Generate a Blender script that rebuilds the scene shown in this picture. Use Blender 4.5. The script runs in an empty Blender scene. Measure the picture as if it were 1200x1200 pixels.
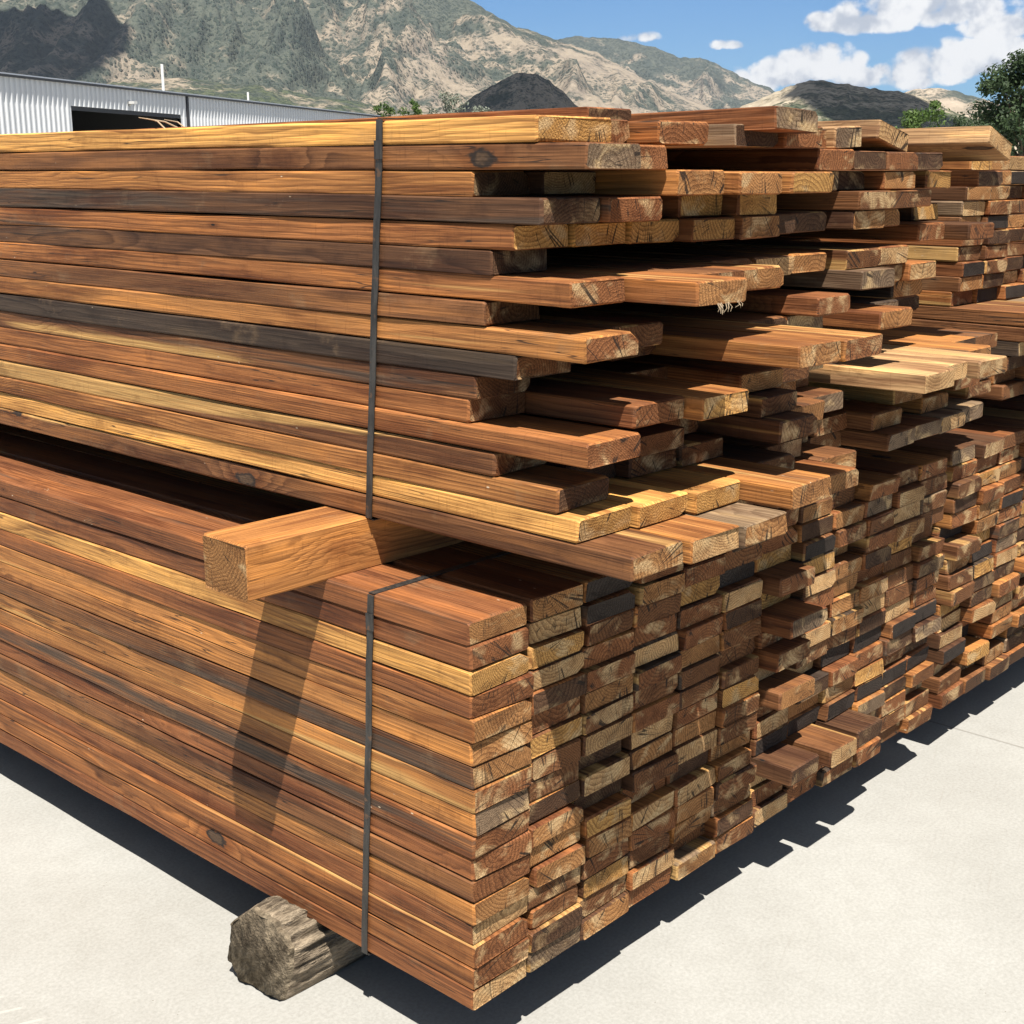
import bpy, math, random
import numpy as np
from mathutils import Vector, Matrix

R = math.radians
S = bpy.context.scene
COL = S.collection
KEEP_ROWS = {
    'LB1': {0: (0, 1, 2, 3, 4, 5), 1: (0, 1, 2, 3, 5), 2: (0, 1, 2, 3, 4, 5), 3: (0, 1, 2, 3, 4, 5), 4: (0, 1, 2, 3, 4, 5), 5: (0, 1, 2, 4, 5), 6: (0, 1, 2, 3, 4, 5), 7: (0, 1, 2, 3, 4, 5), 8: (0, 1, 2, 3, 4, 5), 9: (0, 1, 2, 3, 4, 5), 10: (0, 1, 2, 3, 4, 5), 11: (0, 1, 2, 3, 4, 5), 12: (0, 1, 2, 3, 4, 5), 13: (0, 1, 2, 3, 4, 5), 14: (0, 1, 2, 3, 4, 5), 15: (0, 1, 2, 3, 4, 5), 16: (0, 1, 2)},
    'LB2': {0: (0, 2, 3, 5), 1: (0, 5), 3: (0, 1, 2, 3, 5), 4: (0, 1, 2, 3, 4), 5: (0, 2, 3), 6: (1, 2, 3, 4, 5), 7: (0, 2, 3, 4), 8: (3,), 9: (0, 2, 4), 10: (2, 3, 4, 5), 11: (0, 4, 5), 12: (1, 2, 3), 13: (0, 1, 3, 4), 14: (0, 1, 2, 3, 5), 15: (0, 1, 2, 3, 4), 16: (1, 3, 4, 5)},
    'LB3': {0: (0, 1, 2), 1: (0,), 2: (1,), 3: (0, 2), 4: (0,), 5: (1,), 6: (2,), 7: (0,), 8: (0,), 10: (0, 2), 11: (1,), 12: (0,), 13: (0, 1), 14: (0,), 15: (0,), 16: (0, 1, 2, 3)},
    'UB1': {0: (0, 1, 2, 5, 6), 1: (0, 1, 2, 3, 4, 5), 2: (0, 1, 2, 3), 3: (0, 2, 4, 5, 6), 4: (0, 4), 5: (0, 1, 2, 3, 4), 6: (0,), 7: (0, 3, 4, 5, 6), 8: (0, 1, 6), 9: (0,), 10: (0, 1, 2, 3, 4, 5, 6), 11: (0,), 12: (0, 1, 2, 3, 4, 6), 13: (0, 1, 3, 4), 14: (0, 1, 2, 3, 4), 15: (0, 1, 6), 16: (0, 2, 4, 5)},
    'UB2': {0: (1, 2, 3, 4), 1: (0, 1, 3, 5), 2: (2,), 4: (0, 1, 2, 3, 4, 5), 7: (0,), 8: (2,), 9: (0, 2), 10: (0, 1), 11: (3, 4), 12: (0, 4), 13: (0, 1), 14: (0, 1, 3, 5), 15: (0, 1, 2)},
    'UB3': {0: (0,), 3: (0,), 4: (0,), 5: (0,), 6: (0,), 7: (0,), 8: (0,), 9: (0,), 10: (0,), 12: (0,), 13: (0,), 15: (0,)}}
KEEP = {(b, r, c) for b, rows in KEEP_ROWS.items() for r, cs in rows.items() for c in cs}   # boards that show largest; the rest go in one mass

# ------------------------------------------------------------------ helpers
def tag(o, label=None, cat=None, group=None, kind=None):
    if label: o['label'] = label
    if cat: o['category'] = cat
    if group: o['group'] = group
    if kind: o['kind'] = kind
    return o

def link(name, verts, faces, mats, parent=None, midx=None, smooth=False, loc=None):
    me = bpy.data.meshes.new(name)
    me.from_pydata(verts, [], faces)
    if not isinstance(mats, (list, tuple)): mats = [mats]
    for m in mats: me.materials.append(m)
    if midx is not None: me.polygons.foreach_set('material_index', midx)
    if smooth: me.polygons.foreach_set('use_smooth', [True]*len(me.polygons))
    me.update()
    o = bpy.data.objects.new(name, me); COL.objects.link(o)
    if parent: o.parent = parent
    if loc: o.location = loc
    return o

def empty(name, loc=(0, 0, 0), mat=None):
    o = bpy.data.objects.new(name, None); COL.objects.link(o)
    if mat is not None: o.matrix_world = mat
    else: o.location = loc
    o.empty_display_size = .1
    return o

class MB:
    def __init__(s): s.v = []; s.f = []
    def box(s, x0, x1, y0, y1, z0, z1):
        n = len(s.v)
        s.v += [(x, y, z) for z in (z0, z1) for y in (y0, y1) for x in (x0, x1)]
        s.f += [tuple(n+i for i in q) for q in ((0,2,3,1),(4,5,7,6),(0,1,5,4),(2,6,7,3),(0,4,6,2),(1,3,7,5))]
        return s
    def tube(s, pts, rads, n=6):
        base = len(s.v)
        for i, p in enumerate(pts):
            p = Vector(p)
            d = (Vector(pts[min(i+1, len(pts)-1)])-Vector(pts[max(i-1, 0)])).normalized()
            a = d.orthogonal().normalized(); b = d.cross(a)
            for k in range(n):
                t = 2*math.pi*k/n
                s.v.append(tuple(p+(a*math.cos(t)+b*math.sin(t))*rads[i]))
        for i in range(len(pts)-1):
            for k in range(n):
                k2 = (k+1) % n
                s.f.append((base+i*n+k, base+i*n+k2, base+(i+1)*n+k2, base+(i+1)*n+k))
        s.f.append(tuple(base+k for k in range(n))[::-1]); s.f.append(tuple(base+(len(pts)-1)*n+k for k in range(n)))
        return s
    def link(s, name, mat, parent=None, **k): return link(name, s.v, s.f, mat, parent, **k)

def noise2(x, y, seed=0):
    """vectorised 2-D gradient noise, about -1..1"""
    x = np.asarray(x, float); y = np.asarray(y, float)
    xi = np.floor(x).astype(np.int64); yi = np.floor(y).astype(np.int64)
    xf = x-xi; yf = y-yi
    def g(ix, iy, dx, dy):
        h = (ix*374761393+iy*668265263+seed*974634777) & 0x7fffffff
        h = ((h ^ (h >> 13))*1274126177) & 0x7fffffff
        a = ((h ^ (h >> 16)) % 3600)/3600*2*math.pi
        return np.cos(a)*dx+np.sin(a)*dy
    u = xf*xf*xf*(xf*(xf*6-15)+10); v = yf*yf*yf*(yf*(yf*6-15)+10)
    a = g(xi, yi, xf, yf)*(1-u)+g(xi+1, yi, xf-1, yf)*u
    b = g(xi, yi+1, xf, yf-1)*(1-u)+g(xi+1, yi+1, xf-1, yf-1)*u
    return (a*(1-v)+b*v)*1.4
def fbm(x, y, o=5, seed=0):
    r = 0; a = 1; t = 0
    for i in range(o): r = r+a*noise2(x*2**i, y*2**i, seed+i*7); t += a; a *= .5
    return r/t
def ridged(x, y, o=5, seed=0):
    r = 0; a = 1; t = 0
    for i in range(o): r = r+a*(1-np.abs(noise2(x*2**i, y*2**i, seed+i*7))*1.6); t += a; a *= .5
    return r/t

# ------------------------------------------------------------------ camera
CAM = Vector((-1.5644, -1.5303, 1.65))
cd = bpy.data.cameras.new('camera'); cam = bpy.data.objects.new('camera', cd); COL.objects.link(cam)
cam.location = CAM
cam.rotation_euler = (R(90-14.21), 0, R(-47.49))
cd.sensor_width = 36; cd.lens = 36*1580/1200
cd.clip_start = .05; cd.clip_end = 30000
S.camera = cam
RT = Vector((.6757, -.7372, 0)); FW = Vector((.7372, .6757, 0))
def polar(az, dist, z=0.0):
    """a place az degrees right of the line of sight, dist metres away"""
    p = CAM+(RT*math.sin(R(az))+FW*math.cos(R(az)))*dist
    return Vector((p.x, p.y, z))

# ------------------------------------------------------------------ material helpers
class NT:
    def __init__(s, name):
        s.m = bpy.data.materials.new(name); s.m.use_nodes = True
        s.t = s.m.node_tree; s.N = s.t.nodes; s.L = s.t.links
        s.b = s.N['Principled BSDF']
    def n(s, typ, **k):
        o = s.N.new(typ)
        for a, b in k.items(): setattr(o, a, b)
        return o
    def put(s, sock, v):
        if v is None: return
        if isinstance(v, bpy.types.NodeSocket): s.L.new(v, sock)
        else: sock.default_value = v
    def math(s, op, a, b=None, c=None, clamp=False):
        o = s.n('ShaderNodeMath', operation=op, use_clamp=clamp)
        for i, v in enumerate((a, b, c)): s.put(o.inputs[i], v)
        return o.outputs[0]
    def vec(s, op, a, b=None):
        o = s.n('ShaderNodeVectorMath', operation=op)
        s.put(o.inputs[0], a); s.put(o.inputs[1], b)
        return o.outputs[1] if op in ('LENGTH', 'DOT_PRODUCT', 'DISTANCE') else o.outputs[0]
    def noise(s, vec, scale=1., detail=3., rough=.55, out=0, dist=0.):
        o = s.n('ShaderNodeTexNoise'); s.put(o.inputs['Vector'], vec)
        o.inputs['Scale'].default_value = scale; o.inputs['Detail'].default_value = detail
        o.inputs['Roughness'].default_value = rough; o.inputs['Distortion'].default_value = dist
        return o.outputs[out]
    def voro(s, vec, scale=1., feature='F1', out='Distance', rnd=1.):
        o = s.n('ShaderNodeTexVoronoi', feature=feature); s.put(o.inputs['Vector'], vec)
        o.inputs['Scale'].default_value = scale; o.inputs['Randomness'].default_value = rnd
        return o.outputs[out]
    def step(s, v, a, b, lo=0., hi=1.):
        o = s.n('ShaderNodeMapRange', interpolation_type='SMOOTHSTEP')
        s.put(o.inputs['Value'], v); s.put(o.inputs['From Min'], a); s.put(o.inputs['From Max'], b)
        s.put(o.inputs['To Min'], lo); s.put(o.inputs['To Max'], hi)
        return o.outputs[0]
    def mix(s, f, a, b, mode='MIX'):
        o = s.n('ShaderNodeMix', data_type='RGBA', blend_type=mode)
        s.put(o.inputs[0], f)
        for i, v in ((6, a), (7, b)):
            if isinstance(v, tuple) and len(v) == 3: v = v+(1,)
            s.put(o.inputs[i], v)
        return o.outputs[2]
    def attr(s, name, out='Vector'):
        return s.n('ShaderNodeAttribute', attribute_name=name).outputs[out]
    def sep(s, v):
        o = s.n('ShaderNodeSeparateXYZ'); s.put(o.inputs[0], v); return o.outputs
    def comb(s, x, y, z):
        o = s.n('ShaderNodeCombineXYZ')
        for i, v in enumerate((x, y, z)): s.put(o.inputs[i], v)
        return o.outputs[0]
    def coord(s, out='Object'): return s.n('ShaderNodeTexCoord').outputs[out]
    def bump(s, h, strength=.5, dist=.01, normal=None):
        o = s.n('ShaderNodeBump'); s.put(o.inputs['Height'], h)
        o.inputs['Strength'].default_value = strength; o.inputs['Distance'].default_value = dist
        if normal is not None: s.L.new(normal, o.inputs['Normal'])
        return o.outputs[0]
    def done(s, col, rough=.8, normal=None, spec=.3, metal=0.):
        if isinstance(col, tuple) and len(col) == 3: col = col+(1,)
        s.put(s.b.inputs['Base Color'], col); s.put(s.b.inputs['Roughness'], rough)
        s.put(s.b.inputs['Specular IOR Level'], spec); s.put(s.b.inputs['Metallic'], metal)
        if normal is not None: s.L.new(normal, s.b.inputs['Normal'])
        return s.m

# ------------------------------------------------------------------ wood
def wood_rings(t):
    g = t.attr('grain'); feat = t.sep(t.attr('feat')); seed = feat[2]
    off = t.comb(t.math('MULTIPLY', seed, 37.), t.math('MULTIPLY', seed, 11.), t.math('MULTIPLY', seed, 53.))
    p = t.vec('ADD', g, off)
    w = t.noise(t.vec('MULTIPLY', p, (7, 1.1, 7)), 1, 3, .55, out=1)
    w = t.vec('MULTIPLY', t.vec('SUBTRACT', w, (.5, .5, .5)), (.05, .0, .05))
    gx = t.sep(t.vec('ADD', g, w))
    r = t.vec('LENGTH', t.comb(gx[0], 0., gx[2]))
    kv = t.n('ShaderNodeTexVoronoi', feature='F1'); t.put(kv.inputs['Vector'], t.vec('MULTIPLY', p, (6.5, 2.6, 6.5)))
    kv.inputs['Scale'].default_value = 1
    kd = t.math('ADD', kv.outputs['Distance'], t.math('MULTIPLY', t.math('SUBTRACT', t.noise(t.vec('MULTIPLY', p, (90, 40, 90)), 1, 2), .5), .09))
    pick = t.math('GREATER_THAN', t.sep(kv.outputs['Color'])[0], .70)
    near = t.math('MULTIPLY', t.step(kd, .42, .06), pick)
    r2 = t.math('ADD', r, t.math('MULTIPLY', near, .022))
    ph = t.math('DIVIDE', r2, feat[0])
    ph = t.math('ADD', ph, t.math('MULTIPLY', t.noise(t.vec('MULTIPLY', p, (40, 3, 40)), 1, 2), .7))
    fr = t.math('FRACT', ph)
    late = t.math('MULTIPLY', t.math('POWER', fr, 1.7), t.step(fr, 1., .86))
    knot = t.math('MULTIPLY', t.step(kd, .115, .09), pick)
    return dict(kd=kd, g=g, p=p, r=r2, late=late, knot=knot, near=near, feat=feat, ring=t.math('FLOOR', ph))

def mat_wood_side():
    t = NT('weathered_wood_side'); w = wood_rings(t); p = w['p']; f = w['feat']
    tint = t.attr('tint', 'Color')
    lo = t.mix(1., tint, (.34, .265, .225), 'MULTIPLY'); hi = t.mix(1., tint, (1.26, 1.22, 1.15), 'MULTIPLY')
    contrast = t.noise(t.vec('MULTIPLY', p, (9, 1.0, 9)), 1, 2)
    amt = t.math('MULTIPLY', w['late'], t.step(contrast, .3, .65, .25, .95))
    c = t.mix(amt, hi, lo)
    # broad colour drift along the board, honey to red
    d = t.noise(t.vec('MULTIPLY', p, (17, 1.5, 17)), 1, 5, .66, dist=.25)
    c = t.mix(t.step(d, .52, .66, 0, .8), c, t.mix(1., c, (1.55, 1.5, 1.25), 'MULTIPLY'))
    c = t.mix(t.step(d, .52, .36, 0, .85), c, t.mix(1., c, (.46, .37, .35), 'MULTIPLY'))
    # pale sapwood runs
    sp = t.noise(t.vec('MULTIPLY', p, (16, .55, 16)), 1, 3, .5, dist=.3)
    th = t.math('SUBTRACT', 1.02, f[1])
    sap = t.step(sp, th, t.math('ADD', th, .06))
    c = t.mix(t.math('MULTIPLY', sap, .8), c, t.mix(amt, (.60, .36, .125), (.36, .17, .05)))
    # weather stain, grey to black streaks
    st = t.noise(t.vec('MULTIPLY', t.vec('ADD', p, (3.1, 7.7, 1.3)), (19, .75, 19)), 1, 5, .62, dist=.4)
    a = t.attr('feat', 'Alpha')
    th2 = t.math('SUBTRACT', .845, a)
    stain = t.step(st, th2, t.math('ADD', th2, .14))
    c = t.mix(t.math('MULTIPLY', stain, .92), c, t.mix(w['late'], (.088, .062, .043), (.034, .026, .021)))
    dirt = t.noise(t.vec('MULTIPLY', p, (8, 5.5, 8)), 1, 5, .7)
    c = t.mix(t.step(dirt, .55, .70, 0, .55), c, t.mix(1., c, (.48, .42, .38), 'MULTIPLY'))
    c = t.mix(t.step(dirt, .42, .30, 0, .28), c, (.27, .175, .095))
    # long drying checks, nail holes with their rust halo
    ckn = t.noise(t.vec('MULTIPLY', p, (70, 1.6, 70)), 1, 2, .5)
    chk = t.math('MULTIPLY', t.step(t.math('ABSOLUTE', t.math('SUBTRACT', ckn, .5)), .012, .003), t.step(t.noise(t.vec('MULTIPLY', t.vec('ADD', p, (9, 2, 4)), (11, 1.4, 11)), 1, 1), .52, .60))
    c = t.mix(t.math('MULTIPLY', chk, .85), c, (.022, .015, .011))
    nv = t.voro(t.vec('MULTIPLY', p, (11, 3.4, 11)), 1)
    c = t.mix(t.step(nv, .11, .03, 0, .6), c, t.mix(1., c, (.35, .28, .25), 'MULTIPLY'))
    c = t.mix(t.step(nv, .030, .022), c, (.012, .01, .009))
    # fibres and saw marks
    fib = t.noise(t.vec('MULTIPLY', p, (260, 5, 260)), 1, 2, .6)
    c = t.mix(1., c, t.mix(t.step(fib, .25, .75), (.68, .65, .62), (1.17, 1.165, 1.16)), 'MULTIPLY')
    saw = t.noise(t.vec('MULTIPLY', p, (22, 190, 22)), 1, 2, .5)
    c = t.mix(t.step(saw, .58, .78, 0, .34), c, t.mix(1., c, (.5, .45, .42), 'MULTIPLY'))
    # dents, specks of pale splinter
    spk = t.voro(t.vec('MULTIPLY', p, (60, 22, 60)), 1)
    spc = t.math('MULTIPLY', t.step(spk, .11, .05), t.step(t.noise(t.vec('MULTIPLY', p, (9, 3, 9)), 1, 2), .6, .7))
    c = t.mix(spc, c, (.66, .52, .36))
    # knots
    ring = t.math('MULTIPLY', t.step(w['near'], .55, .95), .55)
    c = t.mix(ring, c, t.mix(1., c, (.62, .46, .36), 'MULTIPLY'))
    kcol = t.mix(t.noise(t.vec('MULTIPLY', p, (300, 120, 300)), 1, 2), (.045, .028, .018), (.13, .075, .04))
    kcol = t.mix(t.step(w['kd'], .055, .085), kcol, (.028, .018, .013))
    c = t.mix(w['knot'], c, kcol)
    return t.done(c, t.step(fib, .2, .8, .58, .82), t.bump(fib, .8, .0016), .3)

def mat_wood_end():
    t = NT('weathered_end_grain'); w = wood_rings(t); p = w['p']; f = w['feat']
    et = t.attr('endtint', 'Color')
    lo = t.mix(1., et, (.42, .35, .31), 'MULTIPLY'); hi = t.mix(1., et, (1.15, 1.13, 1.1), 'MULTIPLY')
    c = t.mix(w['late'], hi, lo)
    # fresh-cut pale patches against brown weathered ones
    pt = t.noise(t.vec('MULTIPLY', p, (13, 4, 19)), 1, 3, .55, dist=.5)
    a = t.attr('feat', 'Alpha')
    dark_end = t.step(t.sep(et)[0], .06, .13)
    c = t.mix(t.math('MULTIPLY', t.step(pt, .50, .66, 0, .8), dark_end), c, t.mix(w['late'], (.62, .44, .23), (.38, .23, .10)))
    dk = t.noise(t.vec('MULTIPLY', t.vec('ADD', p, (5, 5, 5)), (13, 4, 20)), 1, 4, .6, dist=.6)
    c = t.mix(t.step(dk, .44, .76, 0, .7), c, t.mix(1., c, (.36, .27, .22), 'MULTIPLY'))
    rough = t.noise(t.vec('MULTIPLY', p, (330, 60, 330)), 1, 2, .7)
    c = t.mix(1., c, t.mix(t.step(rough, .25, .75), (.62, .6, .58), (1.2, 1.2, 1.2)), 'MULTIPLY')
    # oblique saw scratches
    s2 = t.noise(t.vec('MULTIPLY', t.comb(t.math('ADD', t.sep(p)[0], t.math('MULTIPLY', t.sep(p)[2], .8)), 0., t.math('SUBTRACT', t.sep(p)[2], t.sep(p)[0])), (320, 1, 14)), 1, 2)
    c = t.mix(t.step(s2, .5, .75, 0, .45), c, t.mix(1., c, (.55, .5, .46), 'MULTIPLY'))
    # drying checks running out from the pith
    gx = t.sep(w['g'])
    ang = t.math('ARCTAN2', gx[0], gx[2])
    ck = t.noise(t.comb(t.math('MULTIPLY', ang, 6.5), t.math('MULTIPLY', f[2], 91.), t.math('MULTIPLY', w['r'], 3.)), 1, 1.5, .5)
    crack = t.math('MULTIPLY', t.step(t.math('ABSOLUTE', t.math('SUBTRACT', ck, .5)), .026, .008),
                   t.step(t.noise(t.vec('MULTIPLY', p, (22, 2, 22)), 1, 1), .47, .55))
    c = t.mix(t.math('MULTIPLY', crack, .9), c, (.02, .014, .01))
    return t.done(c, .88, t.bump(rough, .8, .003), .2)

W_SIDE, W_END = mat_wood_side(), mat_wood_end()

TONES = {'golden yellow': (.60, .345, .11), 'honey brown': (.35, .168, .056), 'orange brown': (.275, .120, .042),
         'reddish brown': (.205, .086, .034), 'mid brown': (.172, .082, .035), 'dark brown': (.092, .047, .024),
         'charcoal dark': (.056, .042, .032), 'grey weathered': (.20, .152, .10), 'blond': (.41, .28, .15)}
ENDS = {'tan': (.34, .182, .072), 'red': (.235, .104, .043), 'brown': (.175, .084, .036), 'dark': (.085, .049, .028),
        'black': (.046, .039, .034), 'gold': (.48, .285, .095), 'pale': (.48, .325, .16), 'grey': (.20, .15, .10)}

def board_mesh(rng, W, T, L, tone, end, sap, stain, segs=None, bow=1., skew=1., bv=None, wane=True):
    """one sawn board: origin under the middle of its near end, length along +y"""
    if segs is None: segs = 16
    c = bv if bv else rng.uniform(.0018, .0042)
    hw = W/2
    base = [(-hw+c, 0), (hw-c, 0), (hw, c), (hw, T-c), (hw-c, T), (-hw+c, T), (-hw, T-c), (-hw, c)]
    if wane and rng.random() < .26:                                     # a bark edge: one arris missing
        k = rng.uniform(.008, .02)
        q = rng.choice([2, 4])
        if q == 2: base[2] = (hw, c+k*.6); base[1] = (hw-c-k, 0)
        else: base[4] = (hw-c-k, T); base[3] = (hw, T-c-k*.6)
    ys = [0, .004]+[L*i/segs for i in range(1, segs+1)]
    bx = rng.gauss(0, .0022)*bow; bz = rng.gauss(0, .0016)*bow
    sk1, sk2 = rng.gauss(0, .02)*skew, rng.gauss(0, .04)*skew
    cu = rng.uniform(-.06, .06); cw = rng.choice([-1, 1, 1])*rng.uniform(.0, .11)+T/2
    v0 = rng.uniform(0, 40)
    V = []; G = []
    for i, y in enumerate(ys):
        tt = y/L
        dx = bx*math.sin(math.pi*tt*2)+rng.gauss(0, .0006); dz = bz*math.sin(math.pi*tt*2.)
        for (u, w) in base:
            ins = .0022 if i == 0 else 0
            uu = u*(1-ins/hw); ww = T/2+(w-T/2)*(1-ins/(T/2))
            ju = rng.gauss(0, .0008); jw = rng.gauss(0, .0006)
            yy = y
            if i == 0: yy = u*sk1+(w-T/2)*sk2+rng.gauss(0, .0009)
            elif i == 1: yy = .004+u*sk1+(w-T/2)*sk2+rng.uniform(0, .002)
            V.append((uu+dx+ju, yy, ww+dz+jw))
            G.append((uu-cu, yy+v0, ww-cw))
    F = []; M = []
    n = 8
    F.append(tuple(range(n))); M.append(1)
    for i in range(len(ys)-1):
        for k in range(n):
            k2 = (k+1) % n
            F.append((i*n+k, (i+1)*n+k, (i+1)*n+k2, i*n+k2)); M.append(0)
    e = (len(ys)-1)*n
    F.append(tuple(e+k for k in range(n))[::-1]); M.append(1)
    feat = (rng.uniform(.0042, .0105), sap, rng.random(), stain)
    jit = rng.uniform(.88, 1.12)
    tc = tuple(min(.8, x*jit*k) for x, k in zip(TONES[tone], (1.03, .95, .90)))+(1,)
    je = rng.uniform(.82, 1.15)
    ec = tuple(min(.8, x*je*k) for x, k in zip(ENDS[end], (1.04, .96, .90)))+(1,)
    return V, F, M, G, tc, ec, feat

def set_attrs(me, G, tc, ec, feat):
    n = len(me.vertices)
    def col(name, data):
        a = me.attributes.new(name, 'FLOAT_COLOR', 'POINT')
        a.data.foreach_set('color', np.asarray(data, np.float32).ravel())
    a = me.attributes.new('grain', 'FLOAT_VECTOR', 'POINT'); a.data.foreach_set('vector', np.asarray(G, np.float32).ravel())
    if len(np.shape(tc)) == 1: tc, ec, feat = [tc]*n, [ec]*n, [feat]*n
    col('tint', tc); col('endtint', ec); col('feat', feat)

# ------------------------------------------------------------------ the lumber: where every board lies
# bundle: first edge x, board pitch, columns, lowest z, row pitch, rows
LZ, LP = .142, .0446
UZ, UP = 1.003, .0432
BUNDLES = {
    'LB1': (0.0, .158, 6, LZ, LP, 17, 'lower near bundle'),
    'LB2': (.962, .151, 6, LZ, LP, 17, 'lower middle bundle'),
    'LB3': (1.945, .155, 10, LZ, LP, 17, 'lower far bundle'),
    'UB1': (.105, .147, 7, UZ, UP, 17, 'upper near bundle'),
    'UB2': (1.19, .152, 6, UZ, UP, 16, 'upper middle bundle'),
    'UB3': (2.25, .155, 10, UZ, UP, 16, 'upper far bundle')}

LB1_TONE = ['reddish brown', 'orange brown', 'orange brown', 'reddish brown', 'honey brown', 'mid brown', 'reddish brown', 'orange brown',
            'honey brown', 'honey brown', 'mid brown', 'honey brown', 'honey brown', 'reddish brown', 'golden yellow', 'reddish brown', 'reddish brown']
LB1_STAIN = [.18, .2, .24, .18, .22, .3, .2, .40, .2, .12, .36, .16, .12, .2, 0, .2, .32]
LB1_END = ['pale', 'red', 'red', 'pale', 'tan', 'red', 'red', 'red', 'grey', 'red', 'tan', 'tan', 'tan', 'red', 'gold', 'red', 'tan']
UB1_TONE = ['mid brown', 'golden yellow', 'honey brown', 'mid brown', 'orange brown', 'orange brown', 'mid brown', 'charcoal dark',
            'honey brown', 'mid brown', 'orange brown', 'dark brown', 'orange brown', 'dark brown', 'honey brown', 'mid brown', 'golden yellow']
UB1_STAIN = [.2, 0, .32, .2, .16, .2, .2, .25, .18, .2, .12, .25, .2, .36, .08, .14, 0]
UB1_END = ['tan', 'gold', 'dark', 'red', 'red', 'brown', 'brown', 'brown', 'red', 'brown', 'red', 'dark', 'gold', 'dark', 'dark', 'grey', 'gold']
UB1_Y = [-.262, -.150, -.101, .040, -.168, .100, .085, -.010, -.160, .063, -.128, .045, -.002, -.069, .091, -.156, -.052]

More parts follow.
